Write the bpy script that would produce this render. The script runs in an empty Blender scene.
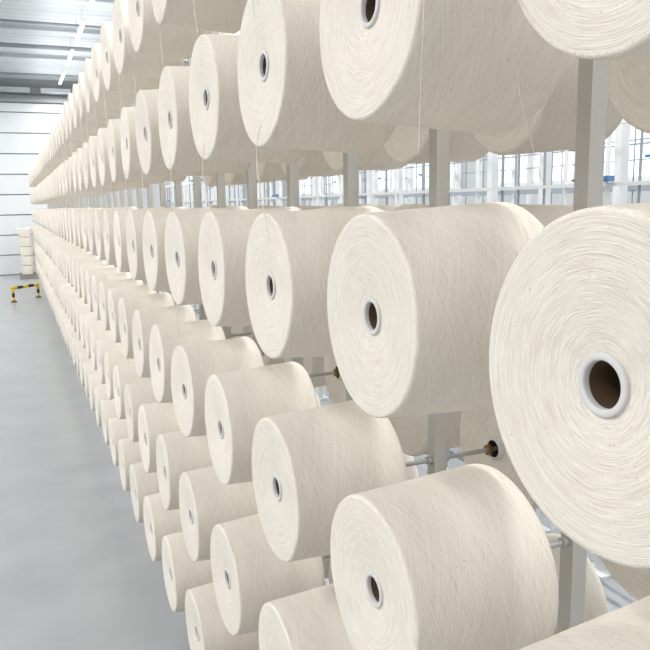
import bpy, math, random
from mathutils import Vector, Matrix, noise
random.seed(7)
S=bpy.context.scene
COL=S.collection
H=1.65                       # camera height above floor
F,TH,PI,RO=721.804,0.40205,0.16719,-0.01900
CS,CY0,PX,D=0.38625,0.40694,0.7387,0.40
ROWZ=[0.592,0.22446,-0.13977,-0.50730,-0.87825,-1.24608]
R,L=0.129,0.20
NCOL=44

# ------------------------------------------------------------------ materials
def new_mat(name):
    m=bpy.data.materials.new(name); m.use_nodes=True
    nt=m.node_tree; b=nt.nodes["Principled BSDF"]
    return m,nt,b
def N(nt,t,**k):
    n=nt.nodes.new(t)
    for a,v in k.items(): setattr(n,a,v)
    return n
def mth(nt,op,a,b=None,c=None):
    n=nt.nodes.new("ShaderNodeMath"); n.operation=op
    for i,v in enumerate((a,b,c)):
        if v is None: continue
        if isinstance(v,(int,float)): n.inputs[i].default_value=v
        else: nt.links.new(v,n.inputs[i])
    return n.outputs[0]
def simple(name,col,rough=0.5,metal=0.0,var=0.06,scale=8,spec=None,coord="Object",detail=5,corr=0):
    m,nt,b=new_mat(name)
    tc=N(nt,"ShaderNodeTexCoord"); no=N(nt,"ShaderNodeTexNoise")
    no.inputs["Scale"].default_value=scale; no.inputs["Detail"].default_value=detail; no.inputs["Roughness"].default_value=.55
    nt.links.new(tc.outputs[coord],no.inputs["Vector"])
    mx=N(nt,"ShaderNodeMix",data_type='RGBA')
    mx.inputs["A"].default_value=(*[c*(1-var) for c in col],1)
    mx.inputs["B"].default_value=(*[min(1,c*(1+var)) for c in col],1)
    fac=no.outputs["Fac"]
    if corr:
        wv=N(nt,"ShaderNodeTexWave"); wv.bands_direction='Y'; wv.inputs["Scale"].default_value=corr
        nt.links.new(tc.outputs[coord],wv.inputs["Vector"])
        fac=wv.outputs["Fac"]
        bp=N(nt,"ShaderNodeBump"); bp.inputs["Strength"].default_value=.4; bp.inputs["Distance"].default_value=0.03
        nt.links.new(fac,bp.inputs["Height"]); nt.links.new(bp.outputs[0],b.inputs["Normal"])
    nt.links.new(fac,mx.inputs["Factor"])
    nt.links.new(mx.outputs["Result"],b.inputs["Base Color"])
    b.inputs["Roughness"].default_value=rough; b.inputs["Metallic"].default_value=metal
    if spec is not None: b.inputs["Specular IOR Level"].default_value=spec
    return m
def emis(name,col,s):
    m,nt,b=new_mat(name)
    b.inputs["Base Color"].default_value=(*col,1)
    b.inputs["Emission Color"].default_value=(*col,1); b.inputs["Emission Strength"].default_value=s
    return m

def yarn_mat():
    m,nt,b=new_mat("cotton_yarn")
    lk=nt.links.new
    tc=N(nt,"ShaderNodeTexCoord"); sp=N(nt,"ShaderNodeSeparateXYZ"); lk(tc.outputs["Object"],sp.inputs[0])
    x,y,z=sp.outputs
    oi=N(nt,"ShaderNodeObjectInfo")
    rnd=mth(nt,'MULTIPLY',oi.outputs["Random"],30.0)
    def polar(dy,dz):
        y2=mth(nt,'ADD',y,dy); z2=mth(nt,'ADD',z,dz)
        r=mth(nt,'SQRT',mth(nt,'ADD',mth(nt,'MULTIPLY',y2,y2),mth(nt,'MULTIPLY',z2,z2)))
        return y2,z2,r
    def streak(P,kc,kv,detail=2):
        y2,z2,r=P
        c=N(nt,"ShaderNodeCombineXYZ")
        lk(mth(nt,'MULTIPLY',mth(nt,'DIVIDE',y2,r),kc),c.inputs[0]); lk(mth(nt,'MULTIPLY',mth(nt,'DIVIDE',z2,r),kc),c.inputs[1])
        lk(mth(nt,'ADD',mth(nt,'MULTIPLY',r,kv),rnd),c.inputs[2])
        n=N(nt,"ShaderNodeTexNoise"); n.inputs["Scale"].default_value=1; n.inputs["Detail"].default_value=detail
        n.inputs["Roughness"].default_value=0.5
        lk(c.outputs[0],n.inputs["Vector"]); return n.outputs["Fac"]
    P0=polar(0.0,0.0); P1=polar(0.005,0.004); P2=polar(-0.005,0.004)
    f1=streak(P1,3.0,1250.0,1); f2=streak(P2,2.8,1100.0,1); f3=streak(P0,2.0,1500.0,1)
    face=mth(nt,'ADD',mth(nt,'MULTIPLY',mth(nt,'MAXIMUM',f1,f2),0.55),mth(nt,'MULTIPLY',f3,0.40))
    face=mth(nt,'ADD',face,0.0)
    ang=mth(nt,'ARCTAN2',z,y)
    def helix(t,K,off,sx):
        p=mth(nt,'ADD',ang,mth(nt,'MULTIPLY',x,t))
        c=N(nt,"ShaderNodeCombineXYZ")
        lk(mth(nt,'ADD',mth(nt,'MULTIPLY',mth(nt,'COSINE',p),K),off),c.inputs[0]); lk(mth(nt,'MULTIPLY',mth(nt,'SINE',p),K),c.inputs[1])
        lk(mth(nt,'ADD',mth(nt,'MULTIPLY',x,sx),rnd),c.inputs[2])
        n=N(nt,"ShaderNodeTexNoise"); n.inputs["Scale"].default_value=1; n.inputs["Detail"].default_value=1.5
        n.inputs["Roughness"].default_value=0.5
        lk(c.outputs[0],n.inputs["Vector"]); return n.outputs["Fac"]
    h1=helix(27.0,66.0,5.0,48.0); h2=helix(-27.0,60.0,90.0,48.0)
    bodyh=mth(nt,'ADD',mth(nt,'MULTIPLY',mth(nt,'MAXIMUM',h1,h2),0.8),mth(nt,'MULTIPLY',mth(nt,'ADD',h1,h2),0.10))
    mr=N(nt,"ShaderNodeMapRange"); mr.inputs["From Min"].default_value=R-0.006; mr.inputs["From Max"].default_value=R-0.001
    lk(P0[2],mr.inputs["Value"]); body=mr.outputs[0]
    mh=N(nt,"ShaderNodeMix",data_type='FLOAT'); lk(body,mh.inputs["Factor"]); lk(face,mh.inputs["A"]); lk(bodyh,mh.inputs["B"])
    hgt=mh.outputs["Result"]
    bp=N(nt,"ShaderNodeBump"); bp.inputs["Strength"].default_value=0.8; bp.inputs["Distance"].default_value=0.0018
    lk(hgt,bp.inputs["Height"]); lk(bp.outputs[0],b.inputs["Normal"])
    cr=N(nt,"ShaderNodeValToRGB")
    cr.color_ramp.elements[0].position=0.38; cr.color_ramp.elements[0].color=(0.655,0.59,0.50,1)
    cr.color_ramp.elements[1].position=0.59; cr.color_ramp.elements[1].color=(0.825,0.775,0.695,1)
    lk(hgt,cr.inputs[0])  # thread height drives colour too: groove shade painted into the ramp
    fl=N(nt,"ShaderNodeTexNoise"); fl.inputs["Scale"].default_value=360; fl.inputs["Detail"].default_value=1
    lk(tc.outputs["Object"],fl.inputs["Vector"])
    fr=N(nt,"ShaderNodeMapRange"); fr.inputs["From Min"].default_value=0.69; fr.inputs["From Max"].default_value=0.79
    fr.inputs["To Max"].default_value=0.5
    lk(fl.outputs["Fac"],fr.inputs["Value"])
    mx=N(nt,"ShaderNodeMix",data_type='RGBA'); lk(fr.outputs[0],mx.inputs["Factor"])
    lk(cr.outputs[0],mx.inputs["A"]); mx.inputs["B"].default_value=(0.36,0.26,0.15,1)
    hv=N(nt,"ShaderNodeHueSaturation"); lk(mx.outputs["Result"],hv.inputs["Color"])
    lk(mth(nt,'ADD',mth(nt,'MULTIPLY',oi.outputs["Random"],0.07),0.96),hv.inputs["Value"])
    lk(hv.outputs[0],b.inputs["Base Color"])
    b.inputs["Roughness"].default_value=0.95; b.inputs["Specular IOR Level"].default_value=0.15
    return m
M_YARN=yarn_mat()
M_RING=simple("off_white_plastic",(0.60,0.595,0.58),0.6,var=0.05,scale=60)
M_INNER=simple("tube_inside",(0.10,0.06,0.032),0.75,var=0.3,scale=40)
M_POST=simple("painted_steel",(0.46,0.45,0.42),0.45,var=0.05,scale=5)
M_ROD=simple("rod_steel",(0.42,0.42,0.41),0.4,0.4,scale=20)
M_BRASS=simple("brass",(0.22,0.12,0.045),0.35,0.5,scale=40)
M_WHITE=simple("white_frame_paint",(0.72,0.74,0.75),0.5,var=0.05)
M_GREYM=simple("machine_grey",(0.27,0.31,0.35),0.5,var=0.1)
M_BLUE=simple("blue_plastic",(0.10,0.22,0.42),0.45)
M_WALL=simple("white_wall_panel",(0.50,0.52,0.53),0.6,var=0.03,scale=1.5)
M_DOOR=simple("door_panel",(0.66,0.68,0.69),0.5,var=0.03,scale=1.5)
M_SEAM=simple("door_seam",(0.32,0.34,0.35),0.7)
M_CEIL=simple("ceiling_panel",(0.62,0.65,0.67),0.7,var=0.05,corr=1.2)
M_BEAM=simple("ceiling_steel",(0.50,0.53,0.55),0.6,var=0.08,scale=2)
M_PIPE=simple("pipe_grey",(0.26,0.28,0.30),0.5)
M_DARK=simple("dark_duct",(0.18,0.19,0.20),0.6)
M_YEL=simple("yellow_paint",(0.75,0.52,0.02),0.5)
M_BLK=simple("black_paint",(0.02,0.02,0.02),0.5)
M_WOOD=simple("pallet_wood",(0.25,0.22,0.19),0.8,var=.25,scale=12)
M_LAMP=emis("lamp_glow",(0.97,0.99,1.0),4.0)
M_SKYWIN=emis("window_glass_bright",(0.92,0.96,1.0),0.75)
M_FLOOR=simple("polished_concrete",(0.365,0.378,0.387),0.28,var=0.22,scale=2.6,detail=10)

# ------------------------------------------------------------------ mesh helpers
def mk(name,verts,faces,mats,fm=None,smooth=False):
    me=bpy.data.meshes.new(name); me.from_pydata(verts,[],faces)
    for m in mats: me.materials.append(m)
    if fm:
        for p,i in zip(me.polygons,fm): p.material_index=i
    if smooth:
        for p in me.polygons: p.use_smooth=True
    me.update(); return me
def ob(name,data,parent=None,loc=(0,0,0),**props):
    o=bpy.data.objects.new(name,data); COL.objects.link(o); o.location=loc
    if parent: o.parent=parent
    for k,v in props.items(): o[k]=v
    return o
class B:
    def __init__(s): s.v=[];s.f=[];s.m=[]
    def box(s,a,b,mi=0):
        x0,y0,z0=a;x1,y1,z1=b;n=len(s.v)
        s.v+=[(x0,y0,z0),(x1,y0,z0),(x1,y1,z0),(x0,y1,z0),(x0,y0,z1),(x1,y0,z1),(x1,y1,z1),(x0,y1,z1)]
        s.f+=[tuple(n+i for i in q) for q in ((3,2,1,0),(4,5,6,7),(0,1,5,4),(1,2,6,5),(2,3,7,6),(3,0,4,7))]; s.m+=[mi]*6
    def tube(s,p,q,r,seg=10,mi=0,cap=True):
        p=Vector(p);q=Vector(q);d=(q-p).normalized();a=d.orthogonal().normalized();c=d.cross(a);n=len(s.v)
        for P in (p,q):
            for i in range(seg):
                t=2*math.pi*i/seg; s.v.append(tuple(P+a*math.cos(t)*r+c*math.sin(t)*r))
        for i in range(seg):
            j=(i+1)%seg; s.f.append((n+i,n+j,n+seg+j,n+seg+i)); s.m.append(mi)
        if cap:
            s.f.append(tuple(n+i for i in reversed(range(seg)))); s.f.append(tuple(n+seg+i for i in range(seg))); s.m+=[mi,mi]
    def mesh(s,name,mats,smooth=False): return mk(name,s.v,s.f,mats,s.m,smooth)

XF=-0.008      # rim plane of the face (hub is slightly recessed)
def yarn_profile(fine):
    pts=[]
    rr=0.0048
    nf=40 if fine else 6
    for i in range(nf+1):
        t=i/nf; r=0.0228+(R-rr-0.0228)*t
        x=XF+0.0105*(1-t)**2
        pts.append((x,r,0))
    ns=8 if fine else 4
    for i in range(1,ns+1):
        a=math.pi/2*i/ns
        pts.append((XF+rr*(1-math.cos(a)),R-rr+rr*math.sin(a),1))
    nb=26 if fine else 4
    RB=R*1.07; rb=0.012
    for i in range(1,nb+1):
        t=i/nb; x=XF+rr+(L-rb-XF-rr)*t
        pts.append((x,R+(RB-R)*t,2))
    for i in range(1,ns+1):
        a=math.pi/2*i/ns
        pts.append((L-rb+rb*math.sin(a),RB-rb+rb*math.cos(a),3))
    pts.append((L-0.001,0.06,3)); pts.append((L-0.004,0.0228,3))
    return pts
def yarn_data(fine,seg,seed,B_=None):
    pr=yarn_profile(fine); rnd=random.Random(seed)
    jit=[rnd.uniform(-1,1) for _ in pr]
    v=[];f=[]
    for k,(x,r,tp) in enumerate(pr):
        for i in range(seg):
            a=2*math.pi*i/seg; c,s=math.cos(a),math.sin(a)
            dx=dr=0
            lo=noise.noise(Vector((c*1.3+seed*5,s*1.3,x*14+r*10)))
            hi=noise.noise(Vector((c*1.6+seed*9,s*1.6,(x-r)*200)))
            if tp<=1: dx=(jit[k]*0.00005+hi*0.00015)*(1 if fine else 0)+lo*0.0010
            if tp>=1: dr=(hi*0.0004*(1 if fine else 0)+lo*0.0016)
            v.append((x+dx,(r+dr)*c,(r+dr)*s))
    n=len(pr)
    for k in range(n-1):
        for i in range(seg):
            j=(i+1)%seg; f.append((k*seg+i,k*seg+j,(k+1)*seg+j,(k+1)*seg+i))
    return v,f
def tube_data(seg):
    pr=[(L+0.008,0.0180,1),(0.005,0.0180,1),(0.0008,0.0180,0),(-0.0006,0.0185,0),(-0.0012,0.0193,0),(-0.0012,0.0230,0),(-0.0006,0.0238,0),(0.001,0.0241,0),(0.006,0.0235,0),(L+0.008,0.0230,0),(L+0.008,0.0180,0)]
    v=[];f=[];m=[]
    for (x,r,_) in pr:
        for i in range(seg):
            a=2*math.pi*i/seg; v.append((x,r*math.cos(a),r*math.sin(a)))
    for k in range(len(pr)-1):
        for i in range(seg):
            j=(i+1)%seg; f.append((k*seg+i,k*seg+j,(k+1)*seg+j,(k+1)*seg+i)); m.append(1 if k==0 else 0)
    return v,f,m
Y_FINE=[mk("wound_yarn_fine",*yarn_data(True,120,s),[M_YARN],smooth=True) for s in (1,2,3)]
Y_MID=[mk("wound_yarn_mid",*yarn_data(False,64,s),[M_YARN],smooth=True) for s in (4,5)]
tv,tf,tm=tube_data(40)
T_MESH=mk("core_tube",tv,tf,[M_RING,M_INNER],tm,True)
yv,yf=yarn_data(False,32,6); tv2,tf2,tm2=tube_data(16)
C_V=yv+tv2; C_F=yf+[tuple(i+len(yv) for i in q) for q in tf2]; C_M=[0]*len(yf)+[i+1 for i in tm2]
C_MESH=mk("yarn_cone_small",C_V,C_F,[M_YARN,M_RING,M_INNER],C_M,True)

LAB_F="cream cotton yarn cone on white tube, pegged on steel creel"
LAB_B="cream cotton yarn cone pegged on the creel's other face"
def cone(kind,loc,flip=False,label=LAB_F,group="cotton yarn cones on the creel",sc=None):
    rx=random.uniform(0,2*math.pi); ry=random.gauss(0,0.014); rz=random.gauss(0,0.014)
    ry=max(-.03,min(.03,ry)); rz=max(-.03,min(.03,rz))
    rot=Matrix.Rotation(rz+(math.pi if flip else 0),4,'Z')@Matrix.Rotation(ry,4,'Y')@Matrix.Rotation(rx,4,'X')
    if sc is None: sc=random.uniform(0.97,1.015)
    if kind=='small':
        o=ob("yarn_cone",C_MESH)
    else:
        o=ob("yarn_cone",None); o.empty_display_size=0.05
        ob("wound_yarn",random.choice(Y_FINE if kind=='fine' else Y_MID),o)
        ob("core_tube",T_MESH,o)
    o.matrix_world=Matrix.Translation(loc)@rot@Matrix.Diagonal((1,sc,sc,1))
    o["label"]=label; o["category"]="yarn cone"; o["group"]=group
    return o
cones={}
stuff=B()
for k in range(NCOL):
    for i,z in enumerate(ROWZ):
        loc=(D,CY0+k*CS,H+z)
        if k<42:
            cones[(i,k)]=cone('fine' if k<6 else ('mid' if k<22 else 'small'),loc,sc=1.04 if (i,k)==(2,0) else None)
        else:
            n=len(stuff.v); stuff.v+=[(a+loc[0],b+loc[1],c+loc[2]) for a,b,c in C_V]
            stuff.f+=[tuple(q+n for q in f) for f in C_F]; stuff.m+=C_M
ob("yarn_cones",stuff.mesh("yarn_cones",[M_YARN,M_RING,M_INNER],True),kind="stuff",
   label="distant cream yarn cones at the end of the creel",category="yarn cone")
XB=2*PX-D
for k in range(1,9):
    for i,z in enumerate(ROWZ):
        cone('mid',(XB,CY0+k*CS,H+z),True,LAB_B,"yarn cones on the other face of the creel")

def strand(key,pts,r=0.0006):
    c=cones[key]; inv=c.matrix_world.inverted()
    b=B()
    P=[Vector(p) for p in pts]; Q=[]
    for a in range(len(P)-1):
        p0=P[max(a-1,0)];p1=P[a];p2=P[a+1];p3=P[min(a+2,len(P)-1)]
        for s in range(8):
            t=s/8
            Q.append(0.5*((2*p1)+(-p0+p2)*t+(2*p0-5*p1+4*p2-p3)*t*t+(-p0+3*p1-3*p2+p3)*t**3))
    Q.append(P[-1])
    Q=[inv@q for q in Q]
    for a in range(len(Q)-1): b.tube(Q[a],Q[a+1],r,5,0,False)
    ob("loose_thread",b.mesh("loose_thread",[M_YARN],True),c)
def colY(k): return CY0+k*CS
strand((0,1),[(0.405,0.67,H+0.52),(0.395,0.655,H+0.42),(0.40,0.67,H+0.33),(0.395,0.66,H+0.22),(0.40,0.675,H+0.12),(0.40,0.68,H+0.05)],.0005)
for k in range(2,15):
    w=random.uniform(-.03,.03); dn=random.uniform(.14,.22); q=random.uniform(-.03,.03)
    strand((1,k),[(0.386,colY(k)-0.02+w,H+0.13),(0.381,colY(k)-0.03+w+q,H+0.07),(0.384,colY(k)-0.03+w-q,H+0.13-dn)],0.0006+0.0001*k)
    q=random.uniform(-.03,.03)
    strand((0,k),[(0.386,colY(k)+w,H+0.49),(0.381,colY(k)-0.02+w+q,H+0.43),(0.384,colY(k)-0.01+w,H+0.49-dn)],0.0006+0.0001*k)
strand((2,4),[(0.386,colY(4)-0.03,H-0.25),(0.38,colY(4)-0.06,H-0.30),(0.388,colY(4)-0.04,H-0.35)],.0008)
strand((1,1),[(0.52,colY(1)-0.12,H+0.14),(0.52,colY(1)-0.13,H+0.10),(0.55,colY(1)-0.13,H+0.02)],.0005)

# ------------------------------------------------------------------ creel frame
frame=ob("creel_frame",None,loc=(PX,0,0),label="long pale grey steel creel frame holding rows of yarn",category="creel")
TOP=H+0.592+0.22
pb=B(); w=0.0135
pb.box((-w,-w,0.006),(w,w,TOP)); pb.box((-0.05,-0.04,0.0),(0.05,0.04,0.006))
post=pb.mesh("post",[M_POST])
for k in range(NCOL): ob("post",post,frame,(0,colY(k),0))
gb=B(); gb.tube((-.28,0,0),(.28,0,0),0.0048,10,0)
gb.tube((-0.024,0,0),(-0.0135,0,0),0.008,12,0); gb.tube((0.0135,0,0),(0.024,0,0),0.008,12,0)
for s in (-1,1):
    gb.tube((s*.28,0,0),(s*.22,0,0),0.009,14,0)
    gb.tube((s*.127,0,0),(s*.119,0,0),0.011,16,1)
peg=gb.mesh("peg",[M_ROD,M_BRASS],False)
far=B()
for k in range(NCOL):
    for i,z in enumerate(ROWZ):
        if k<16: ob("peg",peg,frame,(0,colY(k),H+z))
        else: far.tube((-0.2,colY(k),H+z),(0.2,colY(k),H+z),0.008,6,0)
ob("pegs",far.mesh("pegs",[M_ROD]),frame,kind="stuff")
for nm,z in (("top_rail",TOP+0.02),("base_rail",0.10)):
    b=B(); b.box((-0.02,colY(0)-0.1,z-0.02),(0.02,colY(NCOL-1)+0.1,z+0.02)); ob(nm,b.mesh(nm,[M_POST]),frame)

# ------------------------------------------------------------------ thread racks behind
def second_rack(X,y0,n,sp,hgt,seed):
    rn=random.Random(seed)
    fr=ob("thread_rack",None,loc=(X,0,0),label="white steel thread rack with blue guides, no yarn loaded",category="rack")
    b=B(); b.box((-.02,-.02,0),(.02,.02,hgt)); b.box((-.06,-.06,0),(.06,.06,.01)); b.box((-.2,-.012,hgt-.5),(-.02,.012,hgt-.47)); b.box((-.2,-.012,.9),(-.02,.012,.93))
    me=b.mesh("post",[M_WHITE])
    for k in range(n): ob("post",me,fr,(0,y0+k*sp+rn.uniform(-.05,.05),0))
    for z in (0.3,0.62,0.95,1.2,1.47,1.70,1.93,2.08,2.6,2.8):
        if z>hgt: continue
        b=B(); t=rn.choice((.004,.007,.012)); b.box((-.215,y0-.2,z-t),(-.195,y0+n*sp,z+t)); ob("rail",b.mesh("rail",[rn.choice((M_GREYM,M_WHITE,M_WHITE))]),fr)
    b=B(); b.box((-.015,-.022,-.01),(.015,.022,.012)); b.tube((-.015,0,0),(-.04,0,0),.006,10,0); g=b.mesh("thread_guide",[M_BLUE],False)
    for k in range(0,n*2):
        if rn.random()<.5: ob("thread_guide",g,fr,(-.23,y0+(k+rn.random())*sp/2,rn.choice((1.72,1.95,2.1))))
    b=B(); b.tube((0,0,.2),(0,0,hgt-.3),.010,6,0); rod=b.mesh("guide_rod",[M_WHITE],False)
    b=B(); b.tube((0,0,.2),(0,0,hgt-.3),.006,6,0); rod2=b.mesh("guide_rod",[M_GREYM],False)
    for k in range(min(90,int(n*2.6))): ob("guide_rod",rn.choice((rod,rod2)),fr,(-.205,y0+(k+rn.uniform(-.4,.4))*sp/2.6,0))
second_rack(2.3,0.9,22,0.46,2.7,3)
second_rack(3.3,1.5,20,0.7,3.0,4)
second_rack(4.6,2.5,18,0.8,3.0,5)

# ------------------------------------------------------------------ room
YE=20.0; XL,XR,YB=-9.0,7.0,-3.0; ZC=H+3.2
def struct(name,mesh,**k): return ob(name,mesh,kind="structure",**k)
b=B(); b.box((XL,YB,-.1),(XR,YE,0)); struct("floor",b.mesh("floor",[M_FLOOR]),label="polished light grey concrete factory floor")
b=B(); b.box((XL,YB,ZC),(XR,YE,ZC+.1)); struct("ceiling",b.mesh("ceiling",[M_CEIL]),label="pale grey corrugated factory ceiling")
b=B(); b.box((XL,YE,-.1),(XR,YE+.2,ZC+.1)); struct("wall_end",b.mesh("wall_end",[M_WALL]),label="white panelled end wall")
b=B(); b.box((XR,YB,-.1),(XR+.2,YE,ZC+.1)); struct("wall_side",b.mesh("wall_side",[M_WALL]),label="white side wall")
b=B(); dz=4.25; z=0.02; x0,x1=-4.2,1.9
while z<dz-.05:
    b.box((x0,YE-.07,z),(x1,YE-.02,min(z+.50,dz)-.03),0); z+=.50
b.box((x0,YE-.03,0),(x1,YE-.015,dz),1)
b.box((x0-.12,YE-.1,0),(x0,YE-.01,dz+.15),1); b.box((x1,YE-.1,0),(x1+.12,YE-.01,dz+.15),1); b.box((x0-.12,YE-.12,dz),(x1+.12,YE-.01,dz+.08),1)
struct("door_1",b.mesh("door_1",[M_DOOR,M_SEAM]),label="white sectional overhead door with horizontal seams")
for n,y in enumerate((1.5,6.0,10.5,15.0)):
    b=B(); b.box((XR-.06,y,1.9),(XR-.03,y+3.4,3.6),0)
    for q in range(5): b.box((XR-.09,y+q*.85-.03,1.87),(XR-.02,y+q*.85+.03,3.63),1)
    b.box((XR-.09,y-.03,1.84),(XR-.02,y+3.43,1.9),1); b.box((XR-.09,y-.03,3.6),(XR-.02,y+3.43,3.66),1)
    struct("window_%d"%(n+1),b.mesh("window",[M_SKYWIN,M_WHITE]),label="bright window strip with white frame")
n=0
for y in (1.0,4.0,7.0,9.5,12.2,14.4,17.0,19.6):
    n+=1; b=B(); b.box((XL,y-.04,ZC-.02),(XR,y+.04,ZC),0); b.box((XL,y-.015,ZC-.07),(XR,y+.015,ZC-.02),0); b.box((XL,y-.04,ZC-.085),(XR,y+.04,ZC-.07),0)
    struct("trim_%d"%n,b.mesh("beam",[M_BEAM]),label="grey steel ceiling beam")
for n,(y,r_) in enumerate(((15.2,.04),(13.3,.022),(18.3,.025))):
    b=B(); b.tube((XL,y,ZC-.2),(XR,y,ZC-.2),r_,16,0)
    for q in range(8): b.box((XL+1+q*2,y-.01,ZC-.18),(XL+1.02+q*2,y+.01,ZC))
    struct("trim_%d"%(20+n),b.mesh("service_pipe",[M_PIPE],False),label="dark service pipe running under the ceiling")
b=B(); b.box((-5,19.7,ZC-.42),(3.2,19.95,ZC-.26),0)
for q in range(9): b.box((-4.8+q*.95,19.66,ZC-.40),(-4.1+q*.95,19.71,ZC-.28),1)
struct("trim_30",b.mesh("air_duct",[M_DARK,M_BEAM]),label="dark horizontal air duct above the overhead door")

hb=B(); hb.box((-.03,-.75,-.04),(.03,.75,0)); hb.box((-.008,-.5,0),(.008,-.48,.25)); hb.box((-.008,.48,0),(.008,.5,.25)); HOUS=hb.mesh("lamp_housing",[M_WHITE])
hb=B(); hb.tube((-.015,-.72,-.052),(-.015,.72,-.052),.012,10); hb.tube((.015,-.72,-.052),(.015,.72,-.052),.012,10); TUBE=hb.mesh("fluorescent_tube",[M_LAMP],True)
for X in (-6.0,-2.6,1.3,4.4):
    y=-1.1
    while y<19:
        o=ob("ceiling_lamp",None,loc=(X,y,ZC-.25),label="twin tube fluorescent ceiling lamp in white housing",category="ceiling lamp",group="fluorescent ceiling lamps")
        ob("lamp_housing",HOUS,o); ob("fluorescent_tube",TUBE,o); y+=2.4
    la=bpy.data.lights.new("lamp_row_light",'AREA'); la.shape='RECTANGLE'; la.size=.14; la.size_y=22; la.energy={-6.0:340,-2.6:530,1.3:520,4.4:330}[X]; la.color=(1.0,0.99,0.975)
    lo=bpy.data.objects.new("lamp_row_light",la); COL.objects.link(lo); lo.location=(X,8.5,ZC-.36)
    la=bpy.data.lights.new("ceiling_fill_light",'AREA'); la.shape='RECTANGLE'; la.size=1.2; la.size_y=22; la.energy=100  # added upward fill that lightens the ceiling, standing in for tube spill
    lo=bpy.data.objects.new("ceiling_fill_light",la); COL.objects.link(lo); lo.location=(X,8.5,ZC-.45); lo.rotation_euler=(math.pi,0,0)

def proj_inv(px,py,z):
    r,u,fw=BAS; ray=fw+r*((px-325)/F)+u*((325-py)/F); t=(z-H)/ray.z; return ray.x*t,ray.y*t
r0=Vector((math.cos(TH),-math.sin(TH),0)); fw=Vector((math.sin(TH)*math.cos(PI),math.cos(TH)*math.cos(PI),-math.sin(PI)))
u0=r0.cross(fw); rr=r0*math.cos(RO)+u0*math.sin(RO); uu=-r0*math.sin(RO)+u0*math.cos(RO); BAS=(rr,uu,fw)
px,py=0.40,18.9
b=B()
for q in range(5): b.box((-.34+q*.14,-.4,.08),(-.34+q*.14+.11,.4,.10))
for q in (-.4,-.05,.3): b.box((-.34,q,0),(.33,q+.1,.08))
ob("pallet",b.mesh("pallet",[M_WOOD]),loc=(px,py,0),label="small wooden pallet under stacked yarn cones",category="pallet")
for lv in range(5):
    for a in range(2):
        for c in range(2):
            o=ob("yarn_cone",C_MESH); o.matrix_world=Matrix.Translation((px-.16+a*.30,py-.15+c*.30,.112+lv*.222))@Matrix.Rotation(-math.pi/2,4,'Y')
            o["label"]="cream yarn cone standing upright in a stack on a pallet"; o["category"]="yarn cone"; o["group"]="yarn cones stacked on the pallet"
gx,gy=proj_inv(14,302,0)
BL=0.375-gx
o=ob("guard_barrier",None,loc=(gx,gy,0),label="low yellow and black striped steel guard barrier on floor",category="barrier")
def striped(p,q,n,r,name):
    b=B(); p=Vector(p);q=Vector(q)
    for i in range(n): b.tube(p+(q-p)*(i/n),p+(q-p)*((i+1)/n),r,14,i%2)
    ob(name,b.mesh(name,[M_YEL,M_BLK],True),o)
striped((0,0,0.01),(0,0,.23),3,.024,"leg"); striped((BL-.04,.5,.01),(BL-.04,.5,.23),3,.024,"leg"); striped((-.028,0,.245),(BL-.03,.5,.245),5,.027,"crossbar")
b=B(); b.box((-.05,-.05,0),(.05,.05,.012)); b.box((BL-.09,.45,0),(BL+.01,.55,.012)); ob("foot_plate",b.mesh("foot_plate",[M_BLK]),o)

# ------------------------------------------------------------------ world, camera
W=bpy.data.worlds.new("World"); S.world=W; W.use_nodes=True
W.node_tree.nodes["Background"].inputs[0].default_value=(0.98,0.985,1.0,1); W.node_tree.nodes["Background"].inputs[1].default_value=0.80
cd=bpy.data.cameras.new("Camera"); cam=bpy.data.objects.new("Camera",cd); COL.objects.link(cam)
cd.sensor_width=36; cd.lens=F/650*36; cd.clip_start=0.02; cd.clip_end=200
M=Matrix((rr,uu,-fw)).transposed().to_4x4(); M.translation=Vector((0,0,H)); cam.matrix_world=M
S.camera=cam
S.view_settings.view_transform='Standard'
